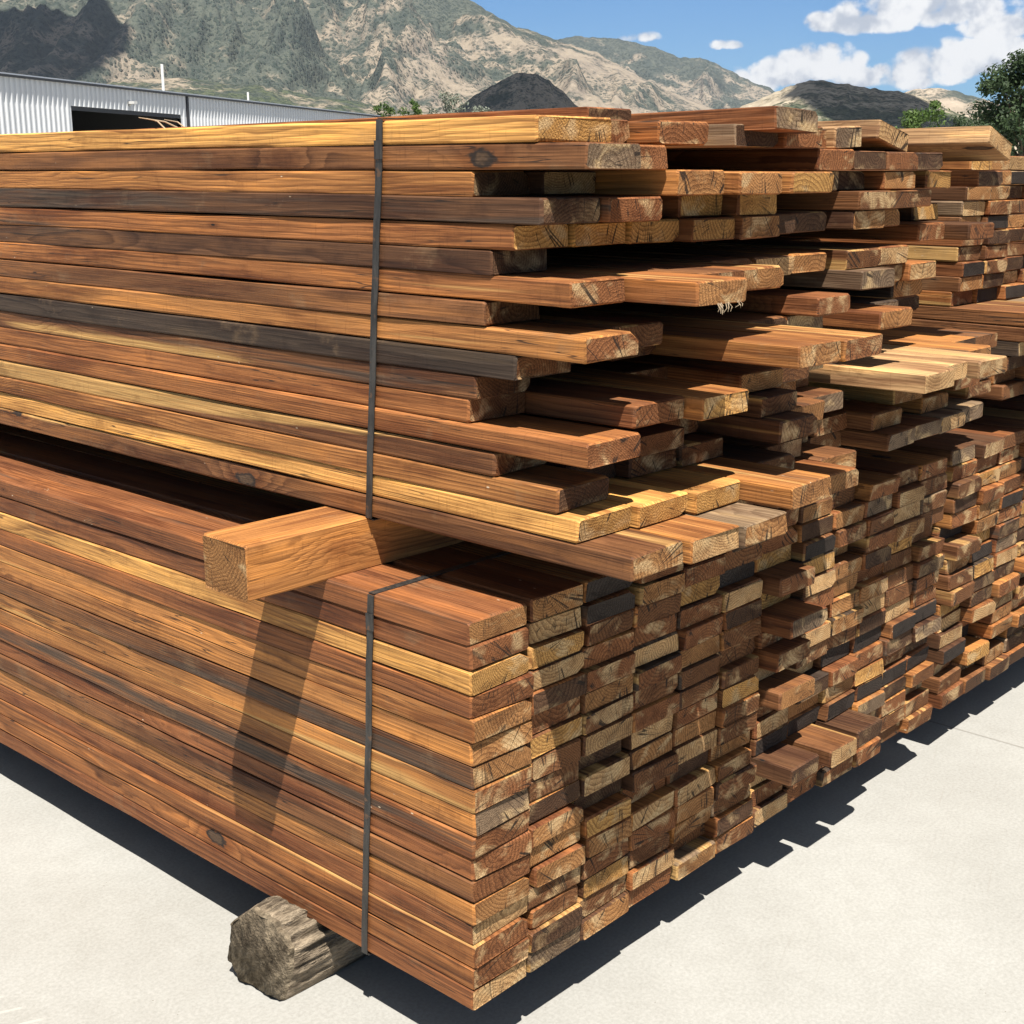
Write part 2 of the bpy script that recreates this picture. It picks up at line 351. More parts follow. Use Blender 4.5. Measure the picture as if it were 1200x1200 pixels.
# boards that clearly jut out or are set back: (bundle,row,col) -> near end y, side tone, end tone
SPECIAL = {
    ('UB1', 0, 1): (-.275, 'honey brown', 'pale'), ('UB1', 0, 2): (-.285, 'grey weathered', 'tan'), ('UB1', 0, 3): (-.12, 'mid brown', 'brown'),
    ('UB1', 0, 4): (-.17, 'mid brown', 'tan'), ('UB1', 0, 5): (-.19, 'orange brown', 'tan'), ('UB1', 0, 6): (-.10, 'mid brown', 'tan'),
    ('UB1', 1, 1): (-.165, 'golden yellow', 'gold'), ('UB1', 1, 2): (-.18, 'golden yellow', 'gold'), ('UB1', 1, 3): (-.29, 'honey brown', 'tan'),
    ('UB1', 1, 4): (-.12, 'dark brown', 'brown'), ('UB1', 1, 5): (-.05, 'mid brown', 'brown'),
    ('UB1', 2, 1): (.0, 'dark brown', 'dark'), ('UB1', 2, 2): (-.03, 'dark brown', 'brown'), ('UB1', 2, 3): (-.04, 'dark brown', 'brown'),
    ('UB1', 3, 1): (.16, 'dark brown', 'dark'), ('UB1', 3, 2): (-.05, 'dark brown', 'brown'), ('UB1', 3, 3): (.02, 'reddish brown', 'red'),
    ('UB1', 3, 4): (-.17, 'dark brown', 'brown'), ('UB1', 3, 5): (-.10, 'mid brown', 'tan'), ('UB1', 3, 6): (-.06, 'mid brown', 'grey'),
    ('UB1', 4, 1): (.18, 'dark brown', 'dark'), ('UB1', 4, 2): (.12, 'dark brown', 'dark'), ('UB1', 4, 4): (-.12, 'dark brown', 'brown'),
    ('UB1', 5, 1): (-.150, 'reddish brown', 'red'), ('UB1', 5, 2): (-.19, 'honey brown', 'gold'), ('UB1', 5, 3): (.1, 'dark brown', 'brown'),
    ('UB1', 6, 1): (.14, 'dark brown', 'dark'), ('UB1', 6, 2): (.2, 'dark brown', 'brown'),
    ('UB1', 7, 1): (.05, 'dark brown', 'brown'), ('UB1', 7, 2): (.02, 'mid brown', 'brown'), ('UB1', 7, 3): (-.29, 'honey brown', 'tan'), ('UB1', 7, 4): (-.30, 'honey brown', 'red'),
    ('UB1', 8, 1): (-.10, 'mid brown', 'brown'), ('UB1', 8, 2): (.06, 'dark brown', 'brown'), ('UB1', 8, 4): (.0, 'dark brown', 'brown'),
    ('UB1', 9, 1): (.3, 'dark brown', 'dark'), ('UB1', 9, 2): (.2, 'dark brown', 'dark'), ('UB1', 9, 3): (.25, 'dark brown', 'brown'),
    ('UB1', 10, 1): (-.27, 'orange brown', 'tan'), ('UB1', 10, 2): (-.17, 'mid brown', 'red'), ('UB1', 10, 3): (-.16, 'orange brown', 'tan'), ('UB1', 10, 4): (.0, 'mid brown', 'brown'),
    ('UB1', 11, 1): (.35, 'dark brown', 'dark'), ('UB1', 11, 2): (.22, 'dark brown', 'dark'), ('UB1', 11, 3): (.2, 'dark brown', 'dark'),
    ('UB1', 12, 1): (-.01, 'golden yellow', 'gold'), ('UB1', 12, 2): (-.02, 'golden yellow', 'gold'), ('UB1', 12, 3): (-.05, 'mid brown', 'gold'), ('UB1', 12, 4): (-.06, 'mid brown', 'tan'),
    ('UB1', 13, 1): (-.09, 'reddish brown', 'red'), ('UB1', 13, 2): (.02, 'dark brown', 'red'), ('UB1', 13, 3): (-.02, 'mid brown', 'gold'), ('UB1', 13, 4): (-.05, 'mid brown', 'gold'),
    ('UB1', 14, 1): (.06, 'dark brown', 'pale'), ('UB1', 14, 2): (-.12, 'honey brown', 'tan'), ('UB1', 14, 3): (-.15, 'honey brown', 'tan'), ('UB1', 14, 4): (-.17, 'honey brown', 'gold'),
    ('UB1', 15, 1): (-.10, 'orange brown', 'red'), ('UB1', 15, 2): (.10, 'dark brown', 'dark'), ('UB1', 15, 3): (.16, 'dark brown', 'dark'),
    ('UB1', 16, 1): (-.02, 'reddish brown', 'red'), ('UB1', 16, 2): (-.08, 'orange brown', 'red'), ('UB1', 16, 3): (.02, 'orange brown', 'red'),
    ('UB2', 4, 0): (-.225, 'blond', 'pale'), ('UB2', 4, 1): (-.185, 'blond', 'pale'), ('UB2', 4, 2): (-.215, 'blond', 'tan'), ('UB2', 4, 3): (-.11, 'honey brown', 'tan'),
    ('UB2', 0, 0): (.05, 'dark brown', 'brown'), ('UB2', 0, 1): (-.07, 'mid brown', 'grey'), ('UB2', 0, 2): (-.06, 'mid brown', 'grey'), ('UB2', 0, 3): (-.06, 'grey weathered', 'pale'), ('UB2', 0, 4): (-.04, 'grey weathered', 'grey'),
    ('UB2', 7, 0): (-.11, 'orange brown', 'tan'), ('UB2', 8, 0): (.1, 'dark brown', 'grey'),
    ('UB2', 9, 0): (-.06, 'grey weathered', 'grey'), ('UB2', 10, 0): (-.02, 'mid brown', 'brown'), ('UB2', 13, 0): (-.04, 'mid brown', 'brown'), ('UB2', 13, 1): (-.03, 'mid brown', 'brown'),
    ('LB2', 11, 0): (-.065, 'reddish brown', 'grey'), ('LB2', 9, 0): (-.03, 'reddish brown', 'brown'), ('LB2', 13, 0): (-.03, 'mid brown', 'red'),
    ('LB2', 7, 0): (-.045, 'mid brown', 'tan'),
    ('LB2', 3, 0): (-.080, 'dark brown', 'dark'), ('LB2', 3, 1): (-.098, 'mid brown', 'pale'), ('LB2', 3, 2): (-.085, 'dark brown', 'dark'),
}
BLACK_ENDS = {('LB2', 4, c) for c in range(6)} | {('LB2', 7, c) for c in (2, 3, 4, 5)} | {('LB1', 16, 2), ('LB1', 15, 2), ('LB1', 14, 5),
              ('LB3', 3, 0), ('LB3', 3, 1), ('LB3', 9, 1), ('LB3', 11, 0), ('LB3', 12, 2), ('UB3', 8, 0), ('UB3', 5, 0), ('UB3', 4, 1), ('LB2', 14, 1)}

# rows whose inner boards are short and leave a dark hollow
ABSENT = {('UB1', 16, 3)}
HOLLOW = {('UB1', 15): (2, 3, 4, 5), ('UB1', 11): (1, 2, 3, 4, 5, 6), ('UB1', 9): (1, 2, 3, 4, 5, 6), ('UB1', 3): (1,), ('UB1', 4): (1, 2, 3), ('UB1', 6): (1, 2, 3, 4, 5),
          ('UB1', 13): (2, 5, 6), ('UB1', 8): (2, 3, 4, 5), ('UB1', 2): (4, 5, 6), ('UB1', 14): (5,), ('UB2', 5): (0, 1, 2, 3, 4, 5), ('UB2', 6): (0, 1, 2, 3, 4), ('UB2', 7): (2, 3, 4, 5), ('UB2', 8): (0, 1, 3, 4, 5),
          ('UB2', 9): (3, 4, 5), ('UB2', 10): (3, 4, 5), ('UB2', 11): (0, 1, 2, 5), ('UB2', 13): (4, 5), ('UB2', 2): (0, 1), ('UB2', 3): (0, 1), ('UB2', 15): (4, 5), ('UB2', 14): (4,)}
rng = random.Random(20)
SPECS = {}
for b, (x0, pw, nc, z0, ph, nr, bname) in BUNDLES.items():
    for r in range(nr):
        for c in range(nc):
            g = random.Random('%s/%d/%d' % (b, r, c))
            k = (b, r, c)
            if k in ABSENT: continue
            W = pw-(g.uniform(.001, .006) if c == 0 or b[0] == 'U' else g.choice([g.uniform(.001, .006), g.uniform(.004, .018)])); T = ph-(g.uniform(.0004, .0016) if c == 0 else g.uniform(.0004, .0030))
            x = x0+pw*(c+.5)+g.uniform(-1, 1)*max(.0015, (pw-W)/2-.0005); z = z0+ph*r
            stain = max(0, g.gauss(.17, .1)); sap = max(0, g.gauss(.38, .09))
            tone = g.choices(['honey brown', 'orange brown', 'reddish brown', 'mid brown', 'dark brown', 'grey weathered', 'charcoal dark'],
                             [3, 4, 4, 5, 3, 1, 1])[0]
            end = g.choices(['tan', 'red', 'brown', 'dark', 'gold', 'pale', 'grey'], [4.5, 4.5, 6, 3, 1.5, 2.5, 1.2] if b[0] == 'L' else [3, 3, 7, 5, 1, 1.2, 1.5])[0]
            if b == 'LB1':
                y = g.uniform(-.006, .006) if c == 0 else g.gauss(.006, .006)+(g.uniform(.01, .03) if g.random() < .12 else 0)
                if c == 0: tone, stain, end = LB1_TONE[r], LB1_STAIN[r], LB1_END[r]
                if c == 0: x = x0+W/2+g.uniform(-.001, .0015); sap = .2 if r in (0, 3, 5, 6, 13, 15, 16) else sap
            elif b == 'LB2':
                y = g.gauss(.010, .007)+(g.uniform(.01, .05) if g.random() < .15 else 0)+(.02 if c == 0 and r > 5 else 0)
            elif b == 'LB3':
                y = g.gauss(.015, .009)+(g.uniform(-.04, .05) if g.random() < .2 else 0)
            elif b == 'UB1':
                if c == 0:
                    y, tone, stain, end = UB1_Y[r], UB1_TONE[r], UB1_STAIN[r], UB1_END[r]
                    x = x0+W/2+g.uniform(-.001, .0015)
                elif c >= 4: y = g.uniform(-.08, .03)
                else: y = g.choice([g.uniform(-.06, .08), g.uniform(.05, .3)])
            elif b == 'UB2':
                y = g.uniform(-.03, .04) if g.random() < .68 else g.uniform(.12, .5)
            else:
                y = g.gauss(.20, .012) if r > 5 else (g.uniform(-.16, -.08) if r in (4, 5) and c < 5 else g.gauss(.0, .04))
                end = g.choices(['tan', 'red', 'brown', 'dark', 'gold', 'pale', 'black'], [5, 4, 4, 3, 1, 4, 2])[0]
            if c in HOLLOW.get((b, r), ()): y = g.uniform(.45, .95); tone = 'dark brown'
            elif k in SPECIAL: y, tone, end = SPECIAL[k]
            if k in BLACK_ENDS: end = 'black'
            if tone in ('golden yellow', 'blond'): stain, sap = .0, .30
            if b == 'LB2' and r == 3 and c < 3: W = .122; x = x0+pw*(c+.5)-.012
            if k == ('UB1', 16, 0): W = .197; x = x0+W/2
            if k == ('UB1', 16, 1): W = .088; x = x0+.2+W/2
            L = 3.55+g.uniform(-.15, .1)-y*.5
            SPECS[k] = dict(x=x, y=y, z=z, W=W, T=T, L=L, tone=tone, end=end, sap=sap, stain=stain,
                            rz=g.gauss(0, .0006 if c == 0 else .0015), ry=0, rx=0)

# loose boards lying on top of the stacks
TOPZ = UZ+UP*17
EXTRA = {
    ('top', 'a'): dict(x=.60, y=.19, z=TOPZ+.002, W=.14, T=.030, tone='reddish brown', end='dark', rx=-.0095, ry=0, rz=.03, label='thin reddish board lying on top of the upper near bundle just behind the yellow board'),
    ('top', 'b'): dict(x=.80, y=-.11, z=TOPZ-.014, W=.155, T=.043, tone='reddish brown', end='grey', rx=-.012, ry=.03, rz=.012, label='dark board with a weathered grey eight-sided end on top of the upper near bundle'),
    ('top', 'c'): dict(x=1.165, y=-.02, z=TOPZ-.040, W=.115, T=.045, tone='blond', end='grey', rx=0, ry=-.05, rz=0, label='board with a dark grey end and one pale edge on top between the upper bundles'),
    ('top', 'd'): dict(x=1.50, y=.05, z=TOPZ-.030, W=.15, T=.045, tone='blond', end='pale', rx=0, ry=.22, rz=.01, label='blond board lying tilted on the stack top beside the dark grey board end'),
    ('top', 'e'): dict(x=1.95, y=-.02, z=TOPZ-.041, W=.17, T=.045, tone='blond', end='pale', rx=-.01, ry=.26, rz=.03, label='wide blond board with a cracked end lying tilted on top of the upper middle bundle'),
}
for k, d in EXTRA.items():
    d.update(L=3.3, sap=.3, stain=.1 if d['tone'] != 'blond' else 0); SPECS[k] = d

ORD = ['first', 'second', 'third', 'fourth', 'fifth', 'sixth', 'seventh', 'eighth', 'ninth', 'tenth', 'eleventh', 'twelfth', 'thirteenth',
       'fourteenth', 'fifteenth', 'sixteenth', 'seventeenth']
ENDNAME = {'tan': 'tan', 'red': 'reddish', 'brown': 'brown', 'dark': 'dark', 'black': 'black', 'gold': 'golden', 'pale': 'pale', 'grey': 'grey'}
CUSTOM = {('UB1', 16, 0): 'bright yellow board forming the top near edge of the upper near bundle',
          ('UB1', 15, 0): 'brown board with a dark grey ringed end directly under the top yellow board',
          ('UB1', 1, 0): 'yellow board jutting out just above the lowest board of the upper near bundle',
          ('UB1', 0, 0): 'lowest brown board of the upper near bundle, resting on the square timber block',
          ('LB1', 16, 0): 'strapped topmost corner board of the lower near bundle with a grained reddish top',
          ('LB1', 14, 0): 'golden yellow board third from the top along the corner of the lower near bundle',
          ('LB1', 0, 0): 'lowest reddish corner board of the lower near bundle, resting on the log'}
def board_label(k, d):
    if 'label' in d: return d['label']
    if k in CUSTOM: return CUSTOM[k]
    b, r, c = k; bname = BUNDLES[b][6]; nc = BUNDLES[b][2]
    if c == 0 and b in ('LB1', 'UB1'):
        t = d['tone'].replace(' dark', '') if d['tone'] == 'charcoal dark' else d['tone']
        return '%s long-side board with %s end, %s row up in the %s' % (t, ENDNAME[d['end']], ORD[r], bname)
    return '%s board end, %s row up and %s column from the corner, %s' % (ENDNAME[d['end']], ORD[r], ORD[c], bname)

mass = dict(V=[], F=[], M=[], G=[], t=[], e=[], f=[])
for k, d in SPECS.items():
    g = random.Random('m'+repr(k))
    V, F, M, G, tc, ec, ft = board_mesh(g, d['W'], d['T'], d['L'], d['tone'], d['end'], d['sap'], d['stain'],
                                        bow=.7 if k[-1] == 0 else 1.)
    mat = Matrix.Translation((d['x'], d['y'], d['z'])) @ Matrix.Rotation(d['rz'], 4, 'Z') @ Matrix.Rotation(d['rx'], 4, 'X') @ Matrix.Rotation(d['ry'], 4, 'Y')
    if KEEP is None or k in KEEP or k[0] == 'top':
        o = link('board', V, F, [W_SIDE, W_END], midx=M)
        set_attrs(o.data, G, tc, ec, ft)
        o.matrix_world = mat
        tag(o, board_label(k, d), 'board', 'loose boards on top of the stacks' if k[0] == 'top' else 'boards of the '+BUNDLES[k[0]][6])
        o['bk'] = repr(k)
    else:
        n = len(mass['V'])
        mass['V'] += [tuple(mat @ Vector(v)) for v in V]; mass['F'] += [tuple(n+i for i in f) for f in F]; mass['M'] += M
        mass['G'] += G; mass['t'] += [tc]*len(V); mass['e'] += [ec]*len(V); mass['f'] += [ft]*len(V)
if mass['V']:
    o = link('stacked_lumber', mass['V'], mass['F'], [W_SIDE, W_END], midx=mass['M'])
    set_attrs(o.data, mass['G'], mass['t'], mass['e'], mass['f'])
    tag(o, 'remaining brown boards packed deep inside and at the far end of the stacks', 'lumber', kind='stuff')

# ------------------------------------------------------------------ block, log, straps, splinters
def timber(name, x0, x1, y0, y1, z0, z1, tone, end, label, cat, seed, group=None):
    g = random.Random(seed)
    V, F, M, G, tc, ec, ft = board_mesh(g, y1-y0, z1-z0, x1-x0, tone, end, .36, .04, segs=8, bow=.3, skew=.5, bv=.003, wane=False)
    o = link(name, V, F, [W_SIDE, W_END], midx=M); set_attrs(o.data, G, tc, ec, ft)
    o.matrix_world = Matrix.Translation((x0, (y0+y1)/2, z0)) @ Matrix.Rotation(-math.pi/2, 4, 'Z')
    tag(o, label, cat, group); return o
BZ = LZ+LP*17-.002
timber('timber_block', -.185, 1.02, .376, .510, BZ, UZ-.001, 'honey brown', 'tan', 'square honey brown timber block sticking out between the lower and upper near bundles', 'timber block', 4)
timber('timber_block', -.02, 1.02, 2.55, 2.68, BZ, UZ-.001, 'mid brown', 'tan', 'square timber spacer deep in the gap between the two near bundles', 'timber block', 5)
timber('timber_block', 1.16, 2.1, .40, .53, BZ, UZ-.001, 'mid brown', 'tan', 'square timber spacer in the gap under the upper middle bundle', 'timber block', 6)
timber('timber_block', 2.25, 3.85, .40, .53, BZ, UZ-.001, 'mid brown', 'tan', 'square timber spacer in the gap under the upper far bundle', 'timber block', 7)

def mat_log():
    t = NT('weathered_log'); p = t.coord()
    a = t.noise(t.vec('MULTIPLY', p, (3, 26, 26)), 1, 5, .65, dist=.5)
    b = t.noise(t.vec('MULTIPLY', p, (9, 9, 9)), 1, 4, .6)
    c = t.mix(t.step(a, .36, .64), (.05, .037, .026), (.40, .32, .225))
    c = t.mix(t.step(b, .5, .7, 0, .6), c, (.30, .235, .165))
    c = t.mix(t.step(t.noise(t.vec('MULTIPLY', p, (12, 20, 20)), 1, 3), .62, .7, 0, .7), c, (.12, .115, .11))
    f = t.noise(t.vec('MULTIPLY', p, (40, 160, 160)), 1, 3, .7)
    c = t.mix(1., c, t.mix(t.step(f, .25, .75), (.55, .54, .53), (1.2, 1.2, 1.2)), 'MULTIPLY')
    return t.done(c, .92, t.bump(t.math('ADD', a, t.math('MULTIPLY', f, .5)), 1., .02), .15)
def mat_log_end():
    t = NT('weathered_log_end'); p = t.coord(); q = t.sep(p)
    s = t.noise(t.vec('MULTIPLY', p, (60, 60, 60)), 1, 4, .7)
    r = t.vec('LENGTH', t.vec('MULTIPLY', p, (0, 1, 1)))
    b = t.noise(t.vec('MULTIPLY', p, (12, 14, 14)), 1, 4, .65)
    rg = t.math('FRACT', t.math('ADD', t.math('MULTIPLY', r, 120.), t.math('MULTIPLY', b, 5.)))
    c = t.mix(t.step(b, .3, .7), (.10, .077, .052), (.34, .275, .19))
    c = t.mix(t.math('MULTIPLY', rg, .35), c, t.mix(1., c, (.45, .42, .4), 'MULTIPLY'))
    c = t.mix(1., c, t.mix(t.step(s, .25, .75), (.5, .5, .5), (1.3, 1.28, 1.25)), 'MULTIPLY')
    ang = t.math('ARCTAN2', q[1], t.math('SUBTRACT', q[2], .08))
    ck = t.noise(t.comb(t.math('MULTIPLY', ang, 1.6), 0., t.math('MULTIPLY', r, 14.)), 1, 3, .6)
    crack = t.step(t.math('ABSOLUTE', t.math('SUBTRACT', ck, .5)), .022, .006)
    c = t.mix(t.math('MULTIPLY', crack, .25), c, (.03, .023, .017))
    return t.done(c, .95, t.bump(t.math('ADD', s, t.math('MULTIPLY', rg, .3)), .9, .012), .12)
def make_log():
    prof = [(-.078, .0), (.0, -.001), (.062, .002), (.092, .035), (.095, .125), (.03, .183), (-.04, .172), (-.092, .135), (-.098, .075)]
    n = 90; xs = [0, .012, .03]+[.03+i*.02 for i in range(1, 10)]+[.25+i*.09 for i in range(1, 10)]
    g = random.Random(3); V = []; F = []; M = []
    P = []
    for i in range(n):
        u = i/n*len(prof); a = int(u); fr = u-a
        p0, p1 = prof[a], prof[(a+1) % len(prof)]
        P.append((p0[0]*(1-fr)+p1[0]*fr, p0[1]*(1-fr)+p1[1]*fr))
    ang = np.array([2*math.pi*i/n for i in range(n)])
    for j, x in enumerate(xs):
        groove = fbm(np.cos(ang)*5+3, np.sin(ang)*5+x*2.2, 4, 5)*.030+noise2(ang*6, ang*0+x*1.0, 9)*.016*min(1, .25+x*14)
        grow = [1, 1.0, 1.0][j] if j < 3 else 1.
        drop = max(0, min(1, (x-.05)/.10))          # thinner where the bundle bears on it
        for i, (y, z) in enumerate(P):
            ins = (1-.06*(j == 0)-.015*(j == 1))
            cy, cz = 0, .095
            rr = math.hypot(y-cy, z-cz)
            dd = (groove[i] if z > .02 else 0)*(.25, .35, .6, 1)[min(j, 3)]
            yy = cy+(y-cy)*(1+dd/rr)*ins*grow; zz = cz+(z-cz)*(1+dd/rr)*ins*grow
            top = .19*(1-drop)+.141*drop
            zz = max(0.001, min(zz, zz if zz < top else top-.002*g.random()))
            xx = x+(zz*.16-yy*.10)*max(0, 1-x/.2)
            if j == 0: xx += .010*float(fbm(np.array([yy*30]), np.array([zz*30]), 3, 2)[0])
            V.append((xx, yy, zz))
    F.append(tuple(range(n))); M.append(1)
    for j in range(len(xs)-1):
        for i in range(n):
            i2 = (i+1) % n
            F.append((j*n+i, (j+1)*n+i, (j+1)*n+i2, j*n+i2)); M.append(0 if j > 0 else 1)
    F.append(tuple((len(xs)-1)*n+i for i in range(n))[::-1]); M.append(1)
    o = link('log', V, F, [mat_log(), mat_log_end()], midx=M, smooth=True)
    return o
log = make_log(); log.location = (-.105, .532, 0); log.scale = (1, .97, .93)
tag(log, 'short weathered grey log lying on the concrete under the lower near bundle', 'log')
for i, (x, y, z, lab) in enumerate([(.02, 2.62, 0, 'weathered log deep in the shadow under the far half of the lower near bundle'),
                                    (.98, .62, 0, 'weathered log in the shadow under the lower middle bundle'),
                                    (1.96, .62, 0, 'weathered log in the shadow under the lower far bundle')]):
    c = log.copy(); COL.objects.link(c); c.location = (x+.02, y, z); c.scale = (1, 1, 1); tag(c, lab, 'log')

def mat_strap():
    t = NT('strap_steel'); p = t.coord()
    s = t.noise(t.vec('MULTIPLY', p, (60, 60, 12)), 1, 4, .6)
    c = t.mix(t.step(s, .3, .7), (.022, .021, .02), (.07, .064, .058))
    c = t.mix(t.step(t.noise(p, 45, 3), .60, .70), c, (.13, .075, .045))
    return t.done(c, .5, t.bump(s, .4, .002), .5, .35)
STRAP = mat_strap()
def strap(x0, x1, z0, z1, ytop, ybot, label, w=.0165):
    """a closed flat band round a bundle, its sides leaning from ybot to ytop; the crimped seal is a part"""
    th = .0016; m = MB()
    g = random.Random(label)
    def band(pts, nrm):
        n = len(m.v)
        for (x, y, z) in pts:
            for dy in (-w/2, w/2):
                for o in (0, th): m.v.append((x+nrm[0]*o, y+dy, z+nrm[1]*o))
        for i in range(len(pts)-1):
            a = n+i*4; b = a+4
            for q in ((a, b, b+2, a+2), (a+1, a+3, b+3, b+1), (a, a+1, b+1, b), (a+2, b+2, b+3, a+3)): m.f.append(q)
        m.f.append((n, n+2, n+3, n+1)); e = n+(len(pts)-1)*4; m.f.append((e, e+1, e+3, e+2))
    K = 16
    e = .0035
    band([(x0-e+g.uniform(-.0012, .0004), ybot+(ytop-ybot)*i/K+g.uniform(-.0012, .0012), z0+(z1-z0)*i/K) for i in range(K+1)], (-1, 0))
    band([(x0-e+.001+(x1-x0)*i/6, ytop+g.uniform(-.001, .001)+.012*i/6, z1+.0015) for i in range(7)], (0, 1))
    band([(x1+e, ytop+.012+(ybot-ytop)*i/4, z1-(z1-z0)*i/4) for i in range(5)], (1, 0))
    band([(x1-(x1-x0)*i/4, ybot, z0-.003) for i in range(5)], (0, -1))
    root = empty('steel_strap', (0, 0, 0)); root.location = (x0, ybot, z0)
    b = m.link('band', STRAP, root); b.location = (-x0, -ybot, -z0)
    s = MB().box(x0-e-th-.0022, x0-e-th+.0003, -w/2-.0016, w/2+.0016, -.016, .016)
    so = s.link('seal', STRAP, root)
    tz = z0+(z1-z0)*.93
    so.location = (-x0, (ytop-ybot)*.93, tz-z0)
    tag(root, label, 'strap')
strap(.105, 1.134, UZ-.001, UZ+UP*17, .312, .370, 'dark steel strap running down the long side of the upper near bundle')
strap(.0, .948, LZ-.001, LZ+LP*17-.002, .250, .298, 'dark steel strap running round the lower near bundle below the timber block')

pale = NT('pale_splinter').done((.42, .32, .21), .9)

# frayed slivers hanging from one sawn end: a part of that board
for o in list(COL.objects):
    if o.get('bk') == repr(('UB1', 10, 1)):
        g = random.Random(8); m = MB()
        for i in range(11):
            x = g.uniform(-.02, .05); l = g.uniform(.005, .017)
            m.tube([(x, .001, .004), (x+g.uniform(-.006, .006), -.003-g.uniform(0, .004), .002-l*.5), (x+g.uniform(-.012, .012), -.004+g.uniform(-.008, .004), .002-l)], [.0009, .0007, .0003], 4)
        m.link('splinters', pale, o)

# ------------------------------------------------------------------ ground
def mat_concrete():
    t = NT('concrete'); p = t.coord()
    a = t.noise(p, 1.3, 5, .6); b = t.noise(p, 14, 4, .65); c0 = t.noise(p, 120, 3, .7)
    c = t.mix(t.step(a, .3, .7), (.345, .336, .310), (.392, .384, .357))
    c = t.mix(t.step(b, .35, .75, 0, .4), c, (.318, .308, .282))
    c = t.mix(1., c, t.mix(t.step(c0, .25, .75), (.86, .86, .85), (1.07, 1.07, 1.07)), 'MULTIPLY')
    q = t.sep(p)
    # broom strokes and scratches
    sc = t.noise(t.vec('MULTIPLY', t.comb(t.math('ADD', q[0], t.math('MULTIPLY', q[1], .35)), t.math('SUBTRACT', q[1], t.math('MULTIPLY', q[0], .35)), 0.), (2.2, 120, 1)), 1, 3, .6)
    msk = t.step(t.noise(p, .9, 3), .5, .62)
    c = t.mix(t.math('MULTIPLY', t.step(sc, .60, .72), t.math('MULTIPLY', msk, .45)), c, (.30, .28, .25))
    st = t.noise(t.vec('ADD', p, (31, 7, 0)), .55, 6, .68)
    c = t.mix(t.step(st, .54, .72, 0, .5), c, t.mix(1., c, (.80, .78, .75), 'MULTIPLY'))
    # specks and small pits
    v = t.voro(p, 55)
    c = t.mix(t.math('MULTIPLY', t.step(v, .10, .05), t.step(t.noise(p, 6, 2), .56, .62)), c, (.2, .18, .15))
    # dusty tyre prints, blocks in two files, on the near left of the slab
    tx = t.math('ADD', q[0], .60); u = t.math('ADD', t.math('MULTIPLY', tx, .98), t.math('MULTIPLY', q[1], .12)); vv = t.math('SUBTRACT', q[1], t.math('MULTIPLY', tx, .12))
    band = t.step(t.math('ABSOLUTE', t.math('SUBTRACT', u, .16)), .085, .07)
    blk = t.math('FRACT', t.math('ADD', t.math('MULTIPLY', vv, 15.), t.math('MULTIPLY', t.math('ABSOLUTE', t.math('SUBTRACT', u, .16)), 9.)))
    mark = t.math('MULTIPLY', band, t.step(blk, .82, .9))
    c = t.mix(t.math('MULTIPLY', mark, t.step(a, .35, .6, .15, .55)), c, (.50, .485, .44))
    # sawn joints
    jx = t.math('ABSOLUTE', t.math('SUBTRACT', t.math('FRACT', t.math('ADD', t.math('DIVIDE', t.math('SUBTRACT', q[0], 2.17), 3.6), .5)), .5))
    jy = t.math('ABSOLUTE', t.math('SUBTRACT', t.math('FRACT', t.math('ADD', t.math('DIVIDE', t.math('SUBTRACT', q[1], -1.25), 3.6), .5)), .5))
    j = t.math('MULTIPLY', t.math('MINIMUM', jx, jy), 3.6)
    jm = t.step(j, .006, .003)
    c = t.mix(t.math('MULTIPLY', jm, .6), c, (.20, .185, .16))
    h = t.math('ADD', t.math('MULTIPLY', c0, .5), t.math('MULTIPLY', b, .8))
    h = t.math('SUBTRACT', h, t.math('MULTIPLY', jm, 2.))
    return t.done(c, .9, t.bump(h, .35, .004), .25)
def slab(name, x0, x1, y0, y1, z, mat, **k):
    o = link(name, [(x0, y0, z), (x1, y0, z), (x1, y1, z), (x0, y1, z)], [(0, 1, 2, 3)], mat)
    return tag(o, kind='structure')
slab('pavement', -40, 90, -40, 90, 0, mat_concrete())
def mat_earth():
    t = NT('dry_earth'); p = t.coord()
    c = t.mix(t.step(t.noise(p, .02, 5, .6), .35, .65), (.25, .20, .13), (.10, .11, .05))
    c = t.mix(t.step(t.noise(p, .3, 4), .4, .7, 0, .5), c, (.30, .26, .18))
    return t.done(c, .95, None, .1)
slab('ground', -1490, 6890, -4790, 6890, -.05, mat_earth())

